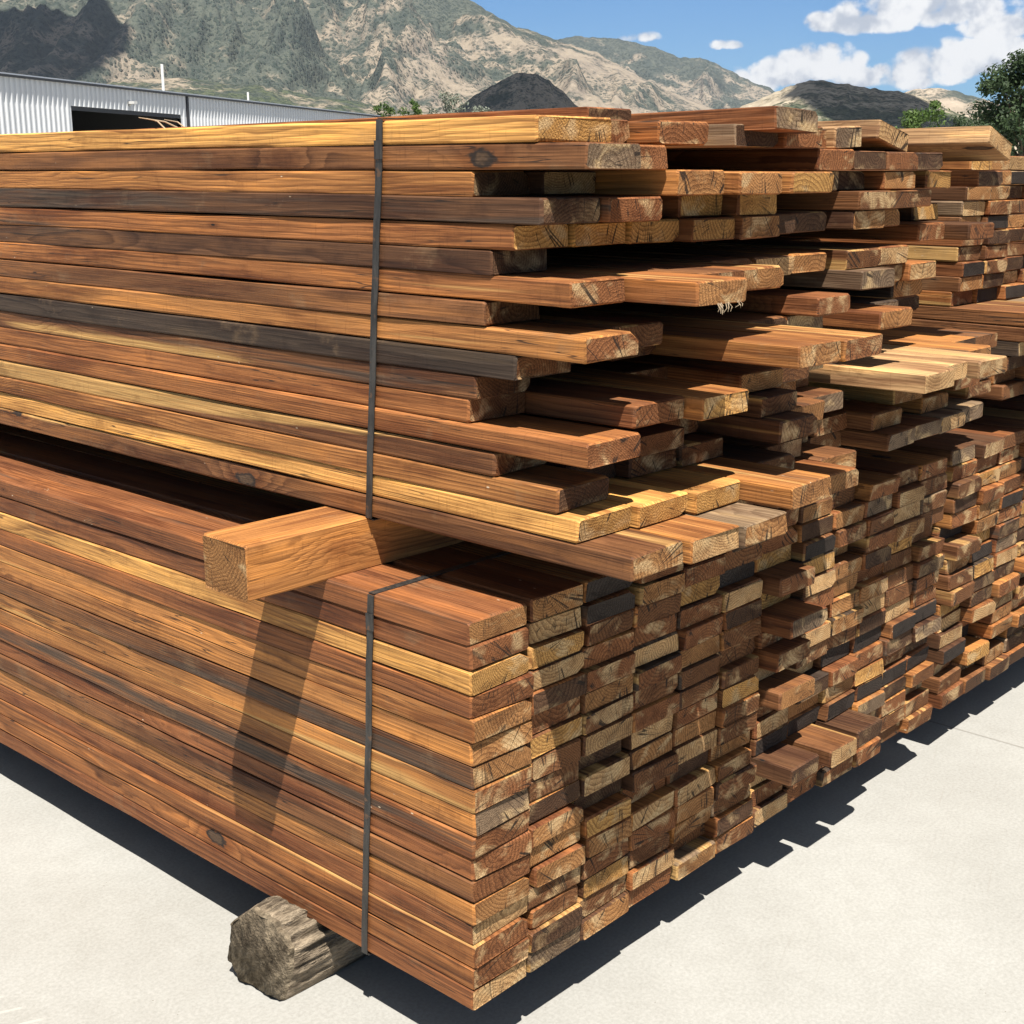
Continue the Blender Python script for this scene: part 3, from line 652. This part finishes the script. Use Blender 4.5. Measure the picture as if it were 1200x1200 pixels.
# ------------------------------------------------------------------ mountains
def mat_hill(name, soil, soil2, green, dense, tree, cover=.5, size=1., leafy=0.):
    t = NT(name); p = t.n('ShaderNodeNewGeometry').outputs['Position']
    z = t.sep(p)[2]
    big = t.noise(p, .0028/size, 5, .6); mid = t.noise(p, .016/size, 4, .6)
    s = t.mix(t.step(mid, .35, .65), soil, soil2)
    s = t.mix(t.step(t.noise(p, .045/size, 3, .6), .55, .7, 0, .6), s, tuple(min(1, x*1.35) for x in soil))
    cov = t.math('ADD', t.math('MULTIPLY', big, 1.05), t.math('SUBTRACT', t.math('MULTIPLY', mid, .95), .45))
    cov = t.math('ADD', cov, cover-.55)
    cov = t.math('ADD', cov, t.step(z, 120*size, 430*size, -.04, .10))
    if leafy: cov = t.math('ADD', cov, t.step(t.vec('DOT_PRODUCT', p, tuple(RT)), 60., -420., 0., leafy))   # the wooded flank
    c = t.mix(t.step(cov, .44, .62, 0, .9), s, t.mix(t.step(t.noise(p, .03/size, 4), .4, .6), green, dense))
    v = t.voro(p, .11/size)
    dots = t.math('MULTIPLY', t.step(v, .50, .30), t.step(cov, .30, .46))
    c = t.mix(t.math('MULTIPLY', dots, .78), c, tree)
    v2 = t.voro(t.vec('ADD', p, (311, 77, 5)), .22/size)
    c = t.mix(t.math('MULTIPLY', t.step(v2, .36, .26), t.step(cov, .33, .5, 0, .7)), c, tree)
    return t.done(c, 1., t.bump(t.math('ADD', t.noise(p, .03/size, 5, .65), t.math('MULTIPLY', dots, .3)), .8, 9*size), .05)

def terrain(name, sky, d0, d1, d2, mat, seed, amp=.3, fx=.55, na=420, nd=90, base=0., label=None):
    az = np.linspace(sky[0][0], sky[-1][0], na)
    el = np.interp(az, [s[0] for s in sky], [s[1] for s in sky])
    el = el+.06*fbm(az*2.2, az*0, 4, seed+50)*np.clip(el, 0, 3)/3*2
    Hs = np.tan(np.radians(el))*d1+1.65
    V = []; ds = np.concatenate([np.linspace(d0, d1, nd), np.linspace(d1, d2, 12)[1:]])
    A, D = np.meshgrid(az, ds)
    H = np.tile(Hs, (len(ds), 1))
    t = np.clip((D-d0)/(d1-d0), 0, 1)
    back = np.clip((D-d1)/(d2-d1), 0, 1)
    prof = t**1.15*(1-.75*back)
    X = np.radians(A)*D
    u = X/(d1-d0); w = (D-d0)/(d1-d0)
    wx = fbm(u*1.1+3, w*1.1, 3, seed+3)*.35
    rg = ridged((u+wx)*fx*6, w*1.25+wx, 6, seed)-.55
    env = np.clip(t*1.6, 0, 1)*np.clip((1-t)*3.2, 0, 1)
    Z = H*(prof+amp*rg*env)
    Z = Z+H*.03*fbm(u*30, w*30, 4, seed+9)*np.clip(t*4, 0, 1)*np.clip((1-t)*6+.15, 0, 1)
    Z = np.minimum(Z, (np.tan(np.radians(np.tile(el, (len(ds), 1))))*D*1.0+1.65)*np.where(t < 1, .995, 9)) if True else Z
    Z = np.maximum(Z, -2)+base
    for i in range(len(ds)):
        for j in range(na):
            a = math.radians(A[i, j]); d = D[i, j]
            p = CAM+(RT*math.sin(a)+FW*math.cos(a))*float(d)
            V.append((p.x, p.y, float(Z[i, j])))
    F = []
    for i in range(len(ds)-1):
        for j in range(na-1):
            a = i*na+j; F.append((a, a+1, a+na+1, a+na))
    o = link(name, V, F, mat, smooth=True)
    return tag(o, label, None, kind='structure')

SOIL = (.29, .24, .18); SOIL2 = (.21, .175, .14)
GR = (.080, .094, .074); DN = (.048, .064, .054); TR = (.036, .050, .040)
mA = mat_hill('mountain_scrub', SOIL, SOIL2, GR, DN, TR, .525, 1.1, .10)
terrain('mountain', [(-60, 4.5), (-45, 5.5), (-28.09, 6.65), (-22.46, 7.83), (-19.53, 7.69), (-16.46, 7.97), (-13.26, 8.69), (-10.02, 8.94), (-6.74, 8.25), (-4.74, 7.66), (-3.4, 7.21), (-2.05, 6.74), (-1.37, 6.43), (-.68, 6.01), (0, 5.63), (1.03, 5.37), (2.06, 4.98), (3.44, 4.59), (4.83, 3.83), (6.21, 3.17), (7.94, 2.5), (9.67, 1.83), (13, .4), (15, 0)],
        1900, 3600, 4600, mA, 11, .50, .85, 800, 190)
mB = mat_hill('far_ridge_scrub', SOIL, SOIL2, GR, DN, TR, .62, 1.4)
terrain('far_mountain', [(-4, 1), (-1.38, 4.01), (.69, 4.66), (1.72, 5.08), (2.57, 5.24), (3.43, 5.17), (4.12, 5.13), (4.97, 4.97), (5.83, 4.74), (6.86, 4.37), (7.54, 4.36), (8.05, 4.23), (8.91, 3.77), (9.6, 3.47), (10.38, 3.17), (11.31, 2.7), (12.34, 2.14), (14, 1.2), (17, 0)],
        3900, 5600, 6600, mB, 23, .42, .8, 360, 110)
mC = mat_hill('foothill_scrub', (.40, .34, .25), (.30, .25, .18), (.085, .10, .055), (.05, .07, .04), (.026, .036, .02), .55, .75)
terrain('foothill', [(5, .2), (7.63, 1.68), (8.64, 2.17), (9.63, 2.65), (10.3, 2.91), (10.95, 3.2), (11.77, 3.44), (12.27, 3.47), (12.93, 3.36), (13.92, 3.19), (14.91, 3.05), (15.72, 2.94), (16.37, 2.74), (17.2, 2.32), (18.18, 1.92), (19.46, 1.53), (22, .9), (26, .2)],
        1150, 1750, 2100, mC, 31, .25, .5, 260, 70)
terrain('distant_hill', [(11, .5), (13, 1.6), (14.31, 2.29), (15.24, 2.85), (15.87, 3.07), (16.82, 3.12), (17.79, 2.88), (18.43, 2.71), (19.07, 2.48), (20.01, 2.28), (23, 2.48), (25.9, 2.27), (34, 1.5), (45, .5)],
        2300, 3200, 3800, mat_hill('distant_hill_scrub', (.40, .33, .25), SOIL, GR, DN, TR, .42, 1.), 47, .3, .6, 300, 60)
terrain('dark_hill', [(-4.6, .8), (-3.6, 1.4), (-2.78, 2.02), (-1.91, 2.69), (-1.39, 3.02), (-.69, 3.42), (0, 3.75), (.52, 3.85), (1.04, 3.78), (1.56, 3.48), (2.08, 3.09), (2.6, 2.59), (3.48, 2.02), (4.6, 1.2), (6, .3)],
        1250, 1480, 1640, mat_hill('dark_hill_scrub', (.30, .25, .19), (.24, .2, .15), GR, DN, TR, .6, .45), 53, .18, .5, 200, 60)

terrain('low_foothill', [(-40, 1.6), (-26, 2.6), (-20, 3.0), (-17.5, 3.1), (-15.5, 3.4), (-13, 3.55), (-11.5, 3.35), (-10, 3.3), (-8, 2.9), (-6.5, 2.75), (-5, 2.4), (-3.4, 2.3), (-2, 1.8), (0, .6)],
        1150, 1650, 1850, mat_hill('low_foothill_scrub', SOIL, SOIL2, (.065, .085, .045), DN, TR, .62, .75), 61, .2, .5, 300, 60)

# ------------------------------------------------------------------ the air
def make_haze():
    m = bpy.data.materials.new('haze_air'); m.use_nodes = True
    t = m.node_tree; t.nodes.remove(t.nodes['Principled BSDF'])
    v = t.nodes.new('ShaderNodeVolumePrincipled')
    v.inputs['Color'].default_value = (.72, .82, .98, 1); v.inputs['Density'].default_value = .000048; v.inputs['Anisotropy'].default_value = .2
    t.links.new(v.outputs[0], t.nodes['Material Output'].inputs['Volume'])
    b = MB().box(-1500, 6900, -4800, 6900, -1.2, 620)
    o = b.link('haze', m); tag(o, kind='stuff')
make_haze()

# ------------------------------------------------------------------ clouds whose shadows lie on the hills
SUN_TO = Vector((-.311, -.358, 1.))
def mat_cloud():
    t = NT('cloud_white'); return t.done((.85, .85, .86), 1., None, 0)
CLD = mat_cloud()
def cloud(target, h, rx, ry, rz, seed, heading=0.):
    c = Vector(target)+SUN_TO*h
    g = random.Random(seed); V = []; F = []
    nu, nv = 40, 20
    for j in range(nv+1):
        ph = math.pi*j/nv
        for i in range(nu):
            th = 2*math.pi*i/nu
            d = Vector((math.sin(ph)*math.cos(th), math.sin(ph)*math.sin(th), math.cos(ph)))
            k = 1+.28*float(fbm(np.array([d.x*2.2+seed]), np.array([d.y*2.2+d.z*1.7]), 4, seed)[0])
            zz = d.z*rz*k
            if zz < 0: zz *= .35
            x, y = d.x*rx*k, d.y*ry*k
            V.append((x*math.cos(heading)-y*math.sin(heading), x*math.sin(heading)+y*math.cos(heading), zz))
    for j in range(nv):
        for i in range(nu):
            i2 = (i+1) % nu
            F.append((j*nu+i, j*nu+i2, (j+1)*nu+i2, (j+1)*nu+i))
    o = link('cloud', V, F, CLD, smooth=True); o.location = c
    return tag(o, kind='structure')
HD = math.atan2(RT.y, RT.x)
cloud(polar(.5, 1440, 60), 1500, 90, 190, 45, 3, HD)
cloud(polar(14.6, 1600, 60), 1500, 92, 240, 45, 5, HD+.05)
cloud(polar(-19.5, 2560, 190), 1500, 190, 330, 60, 8, HD)

# ------------------------------------------------------------------ shed
def mat_metal_wall():
    t = NT('shed_wall_paint'); p = t.coord()
    n = t.noise(t.vec('MULTIPLY', p, (.6, .6, .15)), 1, 4)
    return t.done(t.mix(n, (.60, .61, .62), (.70, .71, .72)), .5, None, .4)
WALL = mat_metal_wall()
TRIM = NT('dark_trim').done((.035, .036, .04), .5)
ROOF = NT('roof_metal').done((.55, .56, .58), .4, None, .5, .3)
PALE = NT('pale_paint').done((.66, .65, .62), .6)
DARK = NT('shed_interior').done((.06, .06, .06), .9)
def make_shed():
    d = (RT*.245+FW*.969).normalized(); away = -(RT*.969-FW*.245).normalized()
    o0 = CAM+RT*(-17.3)+FW*47; o0.z = 0
    mw = Matrix((( d.x, away.x, 0, o0.x), (d.y, away.y, 0, o0.y), (0, 0, 1, 0), (0, 0, 0, 1)))
    root = empty('metal_shed', mat=mw)
    tag(root, 'long light grey corrugated metal shed with a dark open bay behind the lumber', 'shed')
    H = 4.78; S0, S1 = -16., 38.
    def corr(s0, s1, z0, z1):
        V = []; F = []; s = s0; pts = []
        while s < s1-.01:
            for ds, dep in ((0, 0), (.17, 0), (.21, .055), (.27, .055), (.31, 0)):
                if s+ds <= s1: pts.append((s+ds, -dep))
            s += .31
        pts.append((s1, 0))
        for (a, b) in pts: V += [(a, b, z0), (a, b, z1)]
        for i in range(len(pts)-1): F.append((2*i, 2*i+2, 2*i+3, 2*i+1))
        return V, F
    V = []; F = []
    for a in ((S0, 4.66, 0, H), (4.66, 13.1, 3.95, H), (13.1, 13.62, 0, H), (13.80, S1, 0, H)):
        v, f = corr(*a); n = len(V); V += v; F += [tuple(n+i for i in q) for q in f]
    w = link('wall', V, F, WALL, root)
    m = MB().box(S1, S1+.05, 0, 16, 0, H).box(S0-.05, S0, 0, 16, 0, H).box(S0, S1, 16, 16.05, 0, H+1.0)
    m.link('end_wall', WALL, root)
    m = MB()
    n = len(m.v)
    m.v += [(S0-.1, -.085, H), (S1+.15, -.085, H), (S1+.15, 16.1, H+1.1), (S0-.1, 16.1, H+1.1), (S0-.1, -.085, H+.07), (S1+.15, -.085, H+.07), (S1+.15, 16.1, H+1.17), (S0-.1, 16.1, H+1.17)]
    m.f += [(0, 3, 2, 1), (4, 5, 6, 7), (0, 1, 5, 4), (1, 2, 6, 5), (2, 3, 7, 6), (3, 0, 4, 7)]
    m.link('roof', ROOF, root)
    MB().box(S0-.1, S1+.15, -.140, -.088, H-.06, H+.02).link('eave_trim', TRIM, root)
    MB().box(13.63, 13.79, -.06, .02, 0, H-.005).link('downspout', TRIM, root)
    MB().box(4.66, 13.1, 0.01, .14, 3.80, 3.95).link('lintel', TRIM, root)
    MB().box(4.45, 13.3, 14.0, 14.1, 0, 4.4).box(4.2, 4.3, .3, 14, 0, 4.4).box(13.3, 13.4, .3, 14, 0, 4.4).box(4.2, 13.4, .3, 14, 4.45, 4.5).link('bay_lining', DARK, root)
    lp = MB().box(8.72, 8.98, -.30, -.05, 4.20, 4.30).box(8.80, 8.90, -.06, 0, 4.12, 4.26).link('wall_lamp', PALE, root)
    MB().tube([(13.6, 1.0, 4.7), (13.6, 1.0, 6.05)], [.06, .06], 8).link('vent_pipe', PALE, root)
    MB().tube([(21.2, .6, 4.7), (21.2, .6, 5.3)], [.05, .05], 8).link('vent_pipe', PALE, root)
make_shed()

# ------------------------------------------------------------------ trees and shrubs
def mat_leaf(name, a, b):
    t = NT(name); r = t.n('ShaderNodeNewGeometry').outputs['Random Per Island']
    c = t.mix(r, a, b); t.done(c, .6, None, .3)
    tr = t.n('ShaderNodeBsdfTranslucent'); t.put(tr.inputs[0], c)
    mx = t.n('ShaderNodeMixShader'); mx.inputs[0].default_value = .25
    t.L.new(t.b.outputs[0], mx.inputs[1]); t.L.new(tr.outputs[0], mx.inputs[2])
    t.L.new(mx.outputs[0], t.N['Material Output'].inputs[0]); return t.m
BARK = NT('bark'); _p = BARK.coord()
BARK = BARK.done(BARK.mix(BARK.noise(_p, 12, 4), (.06, .045, .03), (.17, .13, .09)), .9)
def plant(name, loc, h, rad, trunk_h, nleaf, leaf, mat, label, cat, seed, clumps=30, squash=1.):
    g = random.Random(seed); root = empty(name, loc)
    tag(root, label, cat)
    cz = trunk_h+(h-trunk_h)/2; rz = (h-trunk_h)/2*squash
    cs = []
    for i in range(clumps):
        while True:
            p = Vector((g.uniform(-1, 1), g.uniform(-1, 1), g.uniform(-1, 1)))
            if .35 < p.length < 1: break
        k = 1-.25*max(0, p.z)
        cs.append((Vector((p.x*rad*k*.85, p.y*rad*k*.85, cz+p.z*rz*.85)), g.uniform(.16, .34)*rad))
    m = MB()
    tr = max(.03, h*.02)
    tip = (g.uniform(-.1, .1)*rad, g.uniform(-.1, .1)*rad, cz)
    m.tube([(0, 0, 0), (tip[0]*.3, tip[1]*.3, trunk_h*.6), tip], [tr*1.3, tr, tr*.5], 8)
    for c, r in cs[::2]:
        st = Vector((0, 0, trunk_h*.5)).lerp(Vector(tip), g.uniform(.2, .9))
        m.tube([st, st.lerp(c, .5)+Vector((0, 0, .05*rad)), c], [tr*.4, tr*.25, tr*.1], 5)
    m.link('trunk', BARK, root)
    V = []; F = []
    for i in range(nleaf):
        c, r = g.choice(cs)
        d = Vector((g.gauss(0, 1), g.gauss(0, 1), g.gauss(0, 1))).normalized()*r*g.random()**.45
        d.z *= .75
        p = c+d
        nrm = (d.normalized()+Vector((g.gauss(0, .6), g.gauss(0, .6), g.gauss(0, .6)+.4))).normalized()
        a = nrm.orthogonal().normalized(); b = nrm.cross(a)
        th = g.uniform(0, 6.28); a, b = a*math.cos(th)+b*math.sin(th), b*math.cos(th)-a*math.sin(th)
        s = leaf*g.uniform(.6, 1.3); n = len(V)
        V += [tuple(p-a*s), tuple(p+b*s*.45), tuple(p+a*s), tuple(p-b*s*.45)]; F.append((n, n+1, n+2, n+3))
    link('crown', V, F, mat, root)
L1 = mat_leaf('tree_leaf', (.028, .050, .022), (.06, .095, .035))
L2 = mat_leaf('bush_leaf', (.05, .095, .02), (.11, .17, .04))
L3 = mat_leaf('sage_leaf', (.16, .18, .13), (.26, .28, .22))
plant('tree', polar(20.25, 52, 0), 6.75, 2.25, .8, 19000, .085, L1, 'tall dark green broadleaf tree rising behind the lumber at the edge of the yard', 'tree', 3, 95)
plant('bush', polar(16.2, 42, 0), 4.1, 1.05, .2, 5000, .06, L2, 'bright green bush behind the lumber to one side of the tall tree', 'bush', 5, 40)
plant('bush', polar(17.9, 47, 0), 4.1, 1.35, .2, 4000, .06, L1, 'low dark green bush between the bright bush and the tall tree', 'bush', 6, 36)
plant('bush', polar(15.4, 45, 0), 2.9, .7, .2, 3000, .06, L2, 'smaller green bush just showing over the boards beside the bright bush', 'bush', 9, 30)
for i, (az, d, h, r, m, lab) in enumerate([(-5.3, 95, 7.3, 1.4, L2, 'small green shrub beyond the shed end, nearest the shed roof'), (-4.0, 97, 6.9, 1.5, L2, 'small green shrub beyond the shed between two other shrubs'),
                             (-2.7, 92, 7.3, 2.1, L3, 'pale grey-green sagebrush above the yellow board, wider of the two'), (-1.1, 94, 6.8, 1.8, L3, 'pale grey-green sagebrush at the foot of the dark hill')]):
    plant('shrub', polar(az, d, 0), h, r, 1.2, 3500, .10, m, lab, 'shrub', 20+i, 36)

# dry twigs lying on the stack in front of the open bay
g = random.Random(12); m = MB()
for (a, b) in (((.46, 1.50), (.50, 1.66)), ((.50, 1.46), (.58, 1.70)), ((.56, 1.55), (.45, 1.62))):
    m.tube([(a[0], a[1], TOPZ+.004), ((a[0]+b[0])/2, (a[1]+b[1])/2, TOPZ+.035), (b[0], b[1], TOPZ+.045)], [.0022, .002, .001], 6)
tag(m.link('dry_twig', pale), 'pale curled dry twigs lying on the stack top before the dark shed bay', 'twigs')

# ------------------------------------------------------------------ sky and sun
w = bpy.data.worlds.new('World'); S.world = w; w.use_nodes = True
nt = w.node_tree; NN = nt.nodes; LL = nt.links
SUN_EL = math.atan2(1, math.hypot(.311, .358)); SUN_AZ = math.atan2(-.311, -.358)   # azimuth from +y towards +x
sky = NN.new('ShaderNodeTexSky'); sky.sky_type = 'NISHITA'; sky.sun_disc = False
sky.sun_elevation = SUN_EL; sky.sun_rotation = SUN_AZ
sky.altitude = 1500; sky.air_density = 1.0; sky.dust_density = .3; sky.ozone_density = 2.0
class WT(NT):
    def __init__(s): s.t = nt; s.N = NN; s.L = LL
W = WT()
dirn = W.coord('Generated')
def blob(az, el, a, b, dens=1., flat=True):
    """one cumulus: centre and half sizes in degrees"""
    c = (RT*math.sin(R(az))+FW*math.cos(R(az)))*math.cos(R(el))+Vector((0, 0, math.sin(R(el))))
    h = RT*math.cos(R(az))-FW*math.sin(R(az)); v = c.cross(h)*-1
    if v.z < 0: v = -v
    dd = W.vec('SUBTRACT', dirn, tuple(c))
    u = W.math('DIVIDE', W.vec('DOT_PRODUCT', dd, tuple(h)), R(a)); y = W.math('DIVIDE', W.vec('DOT_PRODUCT', dd, tuple(v)), R(b))
    yy = W.math('MULTIPLY', y, W.math('ADD', 1., W.math('MULTIPLY', W.math('LESS_THAN', y, 0.), .9)))
    m = W.math('SUBTRACT', 1., W.math('ADD', W.math('MULTIPLY', u, u), W.math('MULTIPLY', yy, yy)))
    return W.math('MAXIMUM', m, -1.5), y
nz = W.noise(W.vec('MULTIPLY', dirn, (1, 1, 1.1)), 36, 5, .58)
nz2 = W.noise(W.vec('ADD', W.vec('MULTIPLY', dirn, (1, 1, 1.1)), tuple(RT*-.005+Vector((0, 0, .016)))), 36, 3, .58)
fld = None; hgt = None
for (az, el, a, b) in [(13.8, 5.5, 2.2, .7), (16.2, 5.95, 3.0, 1.1), (18.9, 5.2, 1.6, .75), (10.6, 3.45, 1.9, .75), (12.1, 3.85, 1.9, 1.0), (13.7, 3.35, 1.3, .6), (15.8, 3.45, 1.7, .8), (17.2, 4.0, 2.0, 1.0), (19.2, 4.2, 1.9, .9),
                       (5.0, 5.14, 1.2, .42), (8.5, 4.8, .9, .36),
                       (24, 4.5, 4, 1.4), (-.8, 6.95, 1.3, .25), (-20, 14, 8, 2)]:
    mm, yy = blob(az, el, a, b)
    if b < .5 and az < 10: mm = W.math('SUBTRACT', mm, .45)
    fld = mm if fld is None else W.math('MAXIMUM', fld, mm)
puff = W.math('SUBTRACT', .42, W.voro(W.vec('ADD', W.vec('MULTIPLY', dirn, (1, 1, 1.25)), W.vec('MULTIPLY', W.comb(nz, nz2, nz), (.012, .012, .012))), 62))
fl = W.math('ADD', fld, W.math('ADD', W.math('MULTIPLY', W.math('SUBTRACT', nz, .5), 2.6), W.math('MULTIPLY', puff, 1.2)))
cov = W.step(fl, -.30, .30)
shade = W.step(W.math('ADD', W.math('SUBTRACT', nz, nz2), W.math('MULTIPLY', puff, .12)), -.22, .06)
ccol = W.mix(shade, (6.6, 7.2, 8.3), (12.2, 12.2, 12.2))
skyc = W.mix(1., sky.outputs[0], W.mix(W.step(W.sep(dirn)[2], .15, .5), (.56, .92, 1.30), (1.0, .93, .80)), 'MULTIPLY')
up = W.math('MULTIPLY', W.step(W.sep(dirn)[2], .22, .45), W.step(W.noise(dirn, 3.2, 4, .6), .38, .54))
skyc = W.mix(W.math('MULTIPLY', up, .8), skyc, (4.6, 4.5, 4.3))
fin = W.mix(cov, skyc, ccol)
bg = NN['Background']; LL.new(fin, bg.inputs['Color']); bg.inputs['Strength'].default_value = .05
sd = bpy.data.lights.new('sun', 'SUN'); so = bpy.data.objects.new('sun', sd); COL.objects.link(so)
sd.energy = 5.0; sd.angle = R(.5); sd.color = (1., .955, .885)
so.rotation_euler = (-SUN_TO).to_track_quat('-Z', 'Y').to_euler()
so.location = (0, 0, 30)

S.view_settings.view_transform = 'Standard'; S.view_settings.look = 'None'
S.view_settings.exposure = .80; S.view_settings.gamma = 1
S.cycles.max_bounces = 5; S.cycles.diffuse_bounces = 1; S.cycles.glossy_bounces = 2; S.cycles.transmission_bounces = 2
